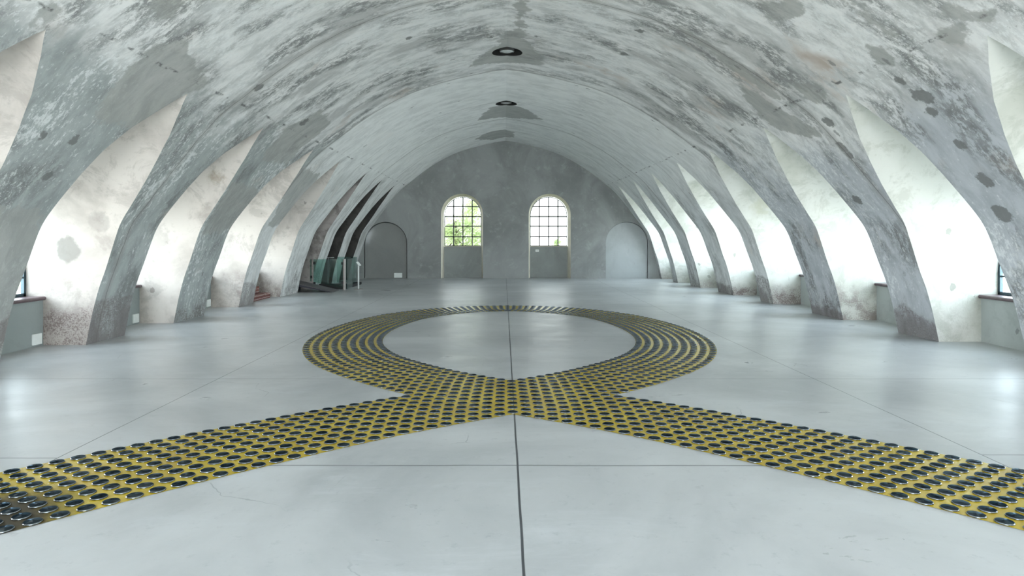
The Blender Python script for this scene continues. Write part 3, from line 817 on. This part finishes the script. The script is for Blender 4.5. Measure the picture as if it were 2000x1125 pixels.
def ribbon(mb, flip, z):
    a = offset(-4*RW-.031); b = offset(4*RW+.031)
    if flip: a = [mir(p) for p in a]; b = [mir(p) for p in b]
    st = 3; idx_ = list(range(0, len(a)-1, st))+[len(a)-1]
    v = []; f = []; n = 6
    for k in idx_:
        for c in range(n+1): v.append((a[k][0]+(b[k][0]-a[k][0])*c/n, a[k][1]+(b[k][1]-a[k][1])*c/n, z))
    for k in range(len(idx_)-1):
        for c in range(n):
            q = (k*(n+1)+c, (k+1)*(n+1)+c, (k+1)*(n+1)+c+1, k*(n+1)+c+1)
            f.append(q if flip else q[::-1])
    mb.add(v, f)
yb_ = MB(); ribbon(yb_, False, .0012); ribbon(yb_, True, .0016)
yo = yb_.build('painted_band', M['yellow']); tag(yo, 'glossy yellow band painted on the floor, a round loop with two arms', 'floor painting')

DR = .0318
DPROF = [(.0306, .0026), (.0312, .0034), (.0305, .0048), (.0285, .0068), (.020, .0076), (.010, .0084), (.004, .0096), (.0012, .0099)]
def disc_mesh(n):
    mb = MB(); mb.lathe(DPROF[:3], n, cap=False); mb.lathe(DPROF[2:4], n, mi=1, cap=False); mb.lathe(DPROF[3:], n, cap=False)
    # short hub that lifts the plate off the paint
    mb.lathe([(.010, .0014), (.010, .0034)], max(8, n//2))
    return mb
pts = []
for p, j in cross: pts.append((p, 'c', j, 0))
for p, j, k in arm: pts.append((p, 'l', j, k)); pts.append((mir(p), 'r', j, k))
for p, j, k in loop:
    pts.append((p, 'o', j, k))
    if k < NLOOP: pts.append((mir(p), 'o', j, k))
# the loop of one arm is shared: drop anything doubled up
keep = []; cellmap = {}
for q in pts:
    cx_, cy_ = int(q[0][0]//.04), int(q[0][1]//.04); dup_ = False
    for a in (-1, 0, 1):
        for b in (-1, 0, 1):
            for r in cellmap.get((cx_+a, cy_+b), ()):
                if math.hypot(r[0]-q[0][0], r[1]-q[0][1]) < .03: dup_ = True
    if dup_: continue
    cellmap.setdefault((cx_, cy_), []).append(q[0]); keep.append(q)
def inview(p):
    u = 984+1270*p[0]/p[1]; w = 465+1270/p[1]
    return -6 < u < 2006 and w < 1130
arms = sorted([q for q in keep if q[1] in 'lr' and inview(q[0])], key=lambda q: q[0][1]**2+q[0][0]**2)[:300]
armset = set(id(q) for q in arms)
root_m = disc_mesh(40).build('steel_disc', [M['steel'], M['steel_edge']], None, True); proto = root_m
first = True
for sd, sn in (('l', 'left'), ('r', 'right')):
    for j in range(NR):
        row = sorted([q for q in arms if q[1] == sd and q[2] == j], key=lambda q: -q[3])
        for n_, q in enumerate(row):
            o = proto if first else proto.copy()
            if not first: C.objects.link(o)
            first = False
            o.location = (q[0][0]*S, q[0][1]*S, .0004); o.rotation_euler = (0, 0, random.uniform(0, 6.28))
            tag(o, "steel disc on yellow band's %s arm, %s row from front, %s from picture edge" % (sn, ORD[j], ORD[n_]), 'steel disc', 'steel discs on the %s arm of the yellow band' % sn)
rest = MB(); base = disc_mesh(18)
for q in keep:
    if id(q) in armset: continue
    if q[1] in 'lr' and not inview(q[0]) and q[0][1] < 1.6: continue
    rest.add([(v[0]+q[0][0], v[1]+q[0][1], v[2]+.0003) for v in base.v], base.f); rest.mi[-len(base.mi):] = base.mi
ro_ = rest.build('steel_discs', [M['steel'], M['steel_edge']], None, True)
tag(ro_, 'hundreds of steel discs covering the loop and crossing of the yellow band', 'steel discs', None, 'stuff')

# ------------------------------------------------------------------ recessed lamps in the crown
for L, lab in zip(LAMPS, ('round recessed ceiling lamp nearer the camera, larger of the two', 'round recessed ceiling lamp farther away, smaller of the two')):
    root = empty('recessed_ceiling_lamp', (XC, L, 3.405)); tag(root, lab, 'ceiling lamp', 'recessed lamps along the crown')
    h0 = 3.33
    hs_ = MB(); n = 48; v = []; f = []
    def crown(d):
        lo, hi = HA, 3.405
        for _ in range(40):
            m = (lo+hi)/2
            if arc(m) > d: lo = m
            else: hi = m
        return m
    for r, z in ((HOLE+.004, h0), (HOLE+.004, 3.475), (.005, 3.475)):
        for i in range(n):
            a = 2*math.pi*i/n; v.append((XC+r*math.cos(a), L+r*math.sin(a), z if z > 3.4 else crown(abs(r*math.cos(a)))))
    for j in range(2):
        for i in range(n): f.append((j*n+i, (j+1)*n+i, (j+1)*n+(i+1) % n, j*n+(i+1) % n))
    hs_.add(v, f)
    ho = hs_.build('housing', M['canblack'])
    rim = MB(); rim.lathe([(.098, 3.475), (.098, 3.402), (.086, 3.398), (.086, 3.406), (.092, 3.42)], 40, (XC, L, 0), 0, False)
    ri = rim.build('lamp_ring', M['canblack'], None, True)
    rf = MB(); rf.lathe([(.086, 3.403), (.07, 3.42), (.045, 3.435), (.012, 3.445)], 40, (XC, L, 0), 0, True)
    rfo = rf.build('reflector', M['mirror'], None, True)
    le = MB(); le.lathe([(.088, 3.402), (.088, 3.400), (.05, 3.396), (.004, 3.394)], 40, (XC, L, 0), 0, True)
    leo = le.build('lens', M['lens'], None, True)
    attach(root, ho, ri, rfo, leo)

# ------------------------------------------------------------------ small white plates
def plate(name, x0, x1, y0, y1, z0, z1, lab, cat, grp=None):
    o = MB().box(x0, x1, y0, y1, z0, z1).build(name, M['white'], None, False, .004); tag(o, lab, cat, grp); return o
for b, lab in ((BAYS[-1][5], 'white square floor light on the left low wall, nearest the camera'),
               (BAYS[-1][6], 'white square floor light on the left low wall beside the second pier'),
               (BAYS[-1][7], 'white square floor light on the left low wall, farthest of three')):
    zc = (b[0]+b[1])/2; xl = XC-(foot(-1, zc)+LOW)
    plate('floor_light', xl-.002, xl+.014, b[1]-.145, b[1]-.03, .018, .118, lab, 'wall light', 'white square lights on the left low walls')
x = OPEN[2][0]
plate('floor_light', x+.21, x+.405, Z1+.006, Z1+.048, .02, .135, 'white rectangular floor light inside the left blind arch', 'wall light')
plate('floor_light', -3.82+.06, -3.72+.06, Z1-.028, Z1-.002, .02, .13, 'small white floor light on the end wall behind the teal glass', 'wall light')
x = OPEN[1][0]
sg = plate('wall_sign', x-.335, x-.250, Z1+D-.032, Z1+D-.021, .652, .712, 'small white printed sign below the right arched window', 'sign')
for i, (a, b_) in enumerate(((-.32, -.266), (-.318, -.272), (-.32, -.28))):
    t = MB().box(x+a, x+b_, Z1+D-.0335, Z1+D-.0325, .690-i*.011, .694-i*.011).build('printed_line', M['ink'])
    t.parent = sg

# ------------------------------------------------------------------ brick steps in the third left recess
root = empty('brick_steps', (-4.1, 10.6, 0)); tag(root, 'two worn red brick steps in the left recess beside the ramp', 'steps')
s1 = MB().box(-4.195, -3.93, 10.02, 10.95, 0, .085).build('lower_step', M['brick'], None, False, .012)
s2 = MB().box(-4.195, -4.06, 10.02, 10.80, .086, .20).build('upper_step', M['brick'], None, False, .012)
attach(root, s1, s2)

# ------------------------------------------------------------------ ramp, glass barrier, reading stand
root = empty('access_ramp', (-3.6, 12.22, 0)); tag(root, 'dark grey ramp rising from the floor into the left recess', 'ramp')
def slab(x0, h0, x1, h1, y0, y1, t):
    v = [(x0,y0,h0),(x1,y0,h1),(x1,y1,h1),(x0,y1,h0),(x0,y0,h0-t),(x1,y0,h1-t if h1-t > .001 else .001),(x1,y1,h1-t if h1-t > .001 else .001),(x0,y1,h0-t)]
    return MB().add(v, [(0,1,2,3), (4,7,6,5), (0,4,5,1), (1,5,6,2), (2,6,7,3), (3,7,4,0)])
deck = slab(-4.29, .275, -3.14, .004, 12.0, 12.48, .022).build('deck', M['ramp'])
b1 = slab(-4.29, .252, -3.22, .012, 12.005, 12.03, .055).build('side_beam', M['rampside'])
b2 = slab(-4.29, .252, -3.22, .012, 12.44, 12.465, .055).build('side_beam', M['rampside'])
cr = MB()
for xx in (-4.2, -3.9): cr.box(xx-.012, xx+.012, 12.03, 12.44, 0, .14 if xx < -4 else .085)
crs = cr.build('cross_support', M['rampside'])
attach(root, deck, b1, b2, crs)

root = empty('glass_barrier', (-3.05, 12.57, 0)); tag(root, 'teal glass barrier with metal posts around the stair corner', 'barrier')
Yg = 12.55; TOP = .592
def pane_(x0, y0, x1, y1, h0a, h0b, h1):
    d = Vector((x1-x0, y1-y0, 0)).normalized(); n = Vector((-d.y, d.x, 0))*.0045
    v = [(x0+s_*n.x, y0+s_*n.y, h) for s_ in (-1, 1) for h in (h0a, h1)]+[(x1+s_*n.x, y1+s_*n.y, h) for s_ in (-1, 1) for h in (h0b, h1)]
    return MB().add(v, [(0,1,5,4), (2,6,7,3), (0,2,3,1), (4,5,7,6), (1,3,7,5), (0,4,6,2)])
kids = [pane_(-3.74, Yg, -3.08, Yg, .17, .03, TOP).build('glass_panel', M['teal']),
        pane_(-3.03, Yg+.02, -3.085, 13.25, .015, .015, TOP).build('glass_panel', M['teal']),
        pane_(-3.09, 13.30, -3.19, 14.10, .05, .05, TOP).build('glass_panel', M['teal']),
        pane_(-3.22, 14.10, -3.62, 14.10, .04, .04, TOP).build('glass_panel', M['teal'])]
kids.append(MB().box(-3.705, -3.675, Yg-.015, Yg+.015, .112, TOP+.01).build('post', M['rustpost'], None, False, .004))
p2 = MB().box(-3.075, -3.048, Yg-.02, Yg+.01, 0, TOP+.004); p2.box(-3.10, -3.076, Yg-.012, Yg+.012, 0, TOP-.002, 1)
kids.append(p2.build('post', [M['steelpost'], M['rustpost']]))
kids.append(MB().box(-3.815, -3.80, 14.08, 14.10, 0, TOP-.02).build('post', M['steelpost']))
kids.append(MB().box(-3.90, -3.68, 14.02, 14.12, TOP-.02, TOP-.008).build('handrail', M['white']))
for x_, y_, h_ in ((-3.655, Yg-.012, .52), (-3.71, Yg-.012, .25), (-3.655, Yg-.012, .125), (-3.115, Yg-.012, .51), (-3.115, Yg-.012, .14)):
    kids.append(MB().box(x_-.018, x_+.018, y_-.012, y_+.03, h_-.025, h_+.025).build('clamp', M['black'], None, False, .003))
kids.append(MB().box(-3.20, -3.085, 13.30, 14.1, .0, .05).build('base_channel', M['black']))
kids.append(MB().box(-3.62, -3.10, 12.72, 12.86, .0, .10).build('base_channel', M['black']))
attach(root, *kids)

root = empty('reading_stand', (-2.84, 12.70, 0)); tag(root, 'slim white reading stand with tilted panel beside the glass barrier', 'stand')
po = MB(); po.lathe([(.0145, .006), (.0145, .475)], 20, (-2.84, 12.70, 0)); poo = po.build('pole', M['white'], None, True)
ba = MB(); ba.lathe([(.095, 0), (.095, .005), (.09, .007)], 32, (-2.84, 12.70, 0)); bao = ba.build('base', M['rustpost'])
th = math.radians(-52); v = []
for s_ in (-.045, .045):
    for yy in (-.085, .085):
        for t in (-.007, .007):
            v.append((-2.835+s_*math.cos(th)-t*math.sin(th), 12.70+yy, .498+s_*math.sin(th)+t*math.cos(th)))
pt = MB().add(v, [(0,1,3,2), (4,6,7,5), (0,4,5,1), (2,3,7,6), (0,2,6,4), (1,5,7,3)]).build('tilted_panel', M['white'])
attach(root, poo, bao, pt)

# ------------------------------------------------------------------ trees outside the end windows
def tree(name, x, y, blobs, n, lab, trunk_h):
    root = empty(name, (x, y, -.25)); tag(root, lab, 'tree')
    rnd = random.Random(int(x*100)+n); v = []; f = []
    for _ in range(n):
        bx, by, bh, br = rnd.choice(blobs)
        d = Vector((rnd.gauss(0, 1), rnd.gauss(0, 1), rnd.gauss(0, 1)))*br*.58
        c = Vector((bx, by, bh))+d; sz = rnd.uniform(.03, .065)
        a = Vector((rnd.gauss(0, 1), rnd.gauss(0, 1), rnd.gauss(0, 1))).normalized(); b = a.orthogonal().normalized(); w = a.cross(b)
        k = len(v); v += [tuple(c+b*sz), tuple(c+w*sz*.45), tuple(c-b*sz), tuple(c-w*sz*.45)]; f.append((k, k+1, k+2, k+3))
    fo = link('foliage', v, f, M['leaf'])
    tr = MB(); tr.lathe([(.13, -.25), (.10, trunk_h*.5), (.05, trunk_h)], 12, (x, y, 0))
    for bx, by, bh, br in blobs[:6]: tr.bar((x, y, trunk_h*.6), (bx, by, bh), .025, 6)
    attach(root, fo, tr.build('trunk', M['bark'], None, True))
tree('leafy_tree', -1.7, 23.0, [(-1.95, 23, .7, .55), (-1.5, 23, .85, .5), (-1.2, 23.2, .6, .5), (-1.6, 23.1, 1.35, .42), (-1.2, 23, 1.5, .35), (-2.0, 23, 1.2, .3), (-1.15, 23.3, 2.1, .3), (-.95, 23, 1.05, .3)], 5200,
     'pale green leafy tree outside the left arched window', 1.6)
tree('small_shrub', 1.75, 22.5, [(1.75, 22.5, .62, .16), (1.85, 22.5, .85, .13), (1.7, 22.5, .4, .25)], 420, 'small pale green shrub outside the right arched window', .7)
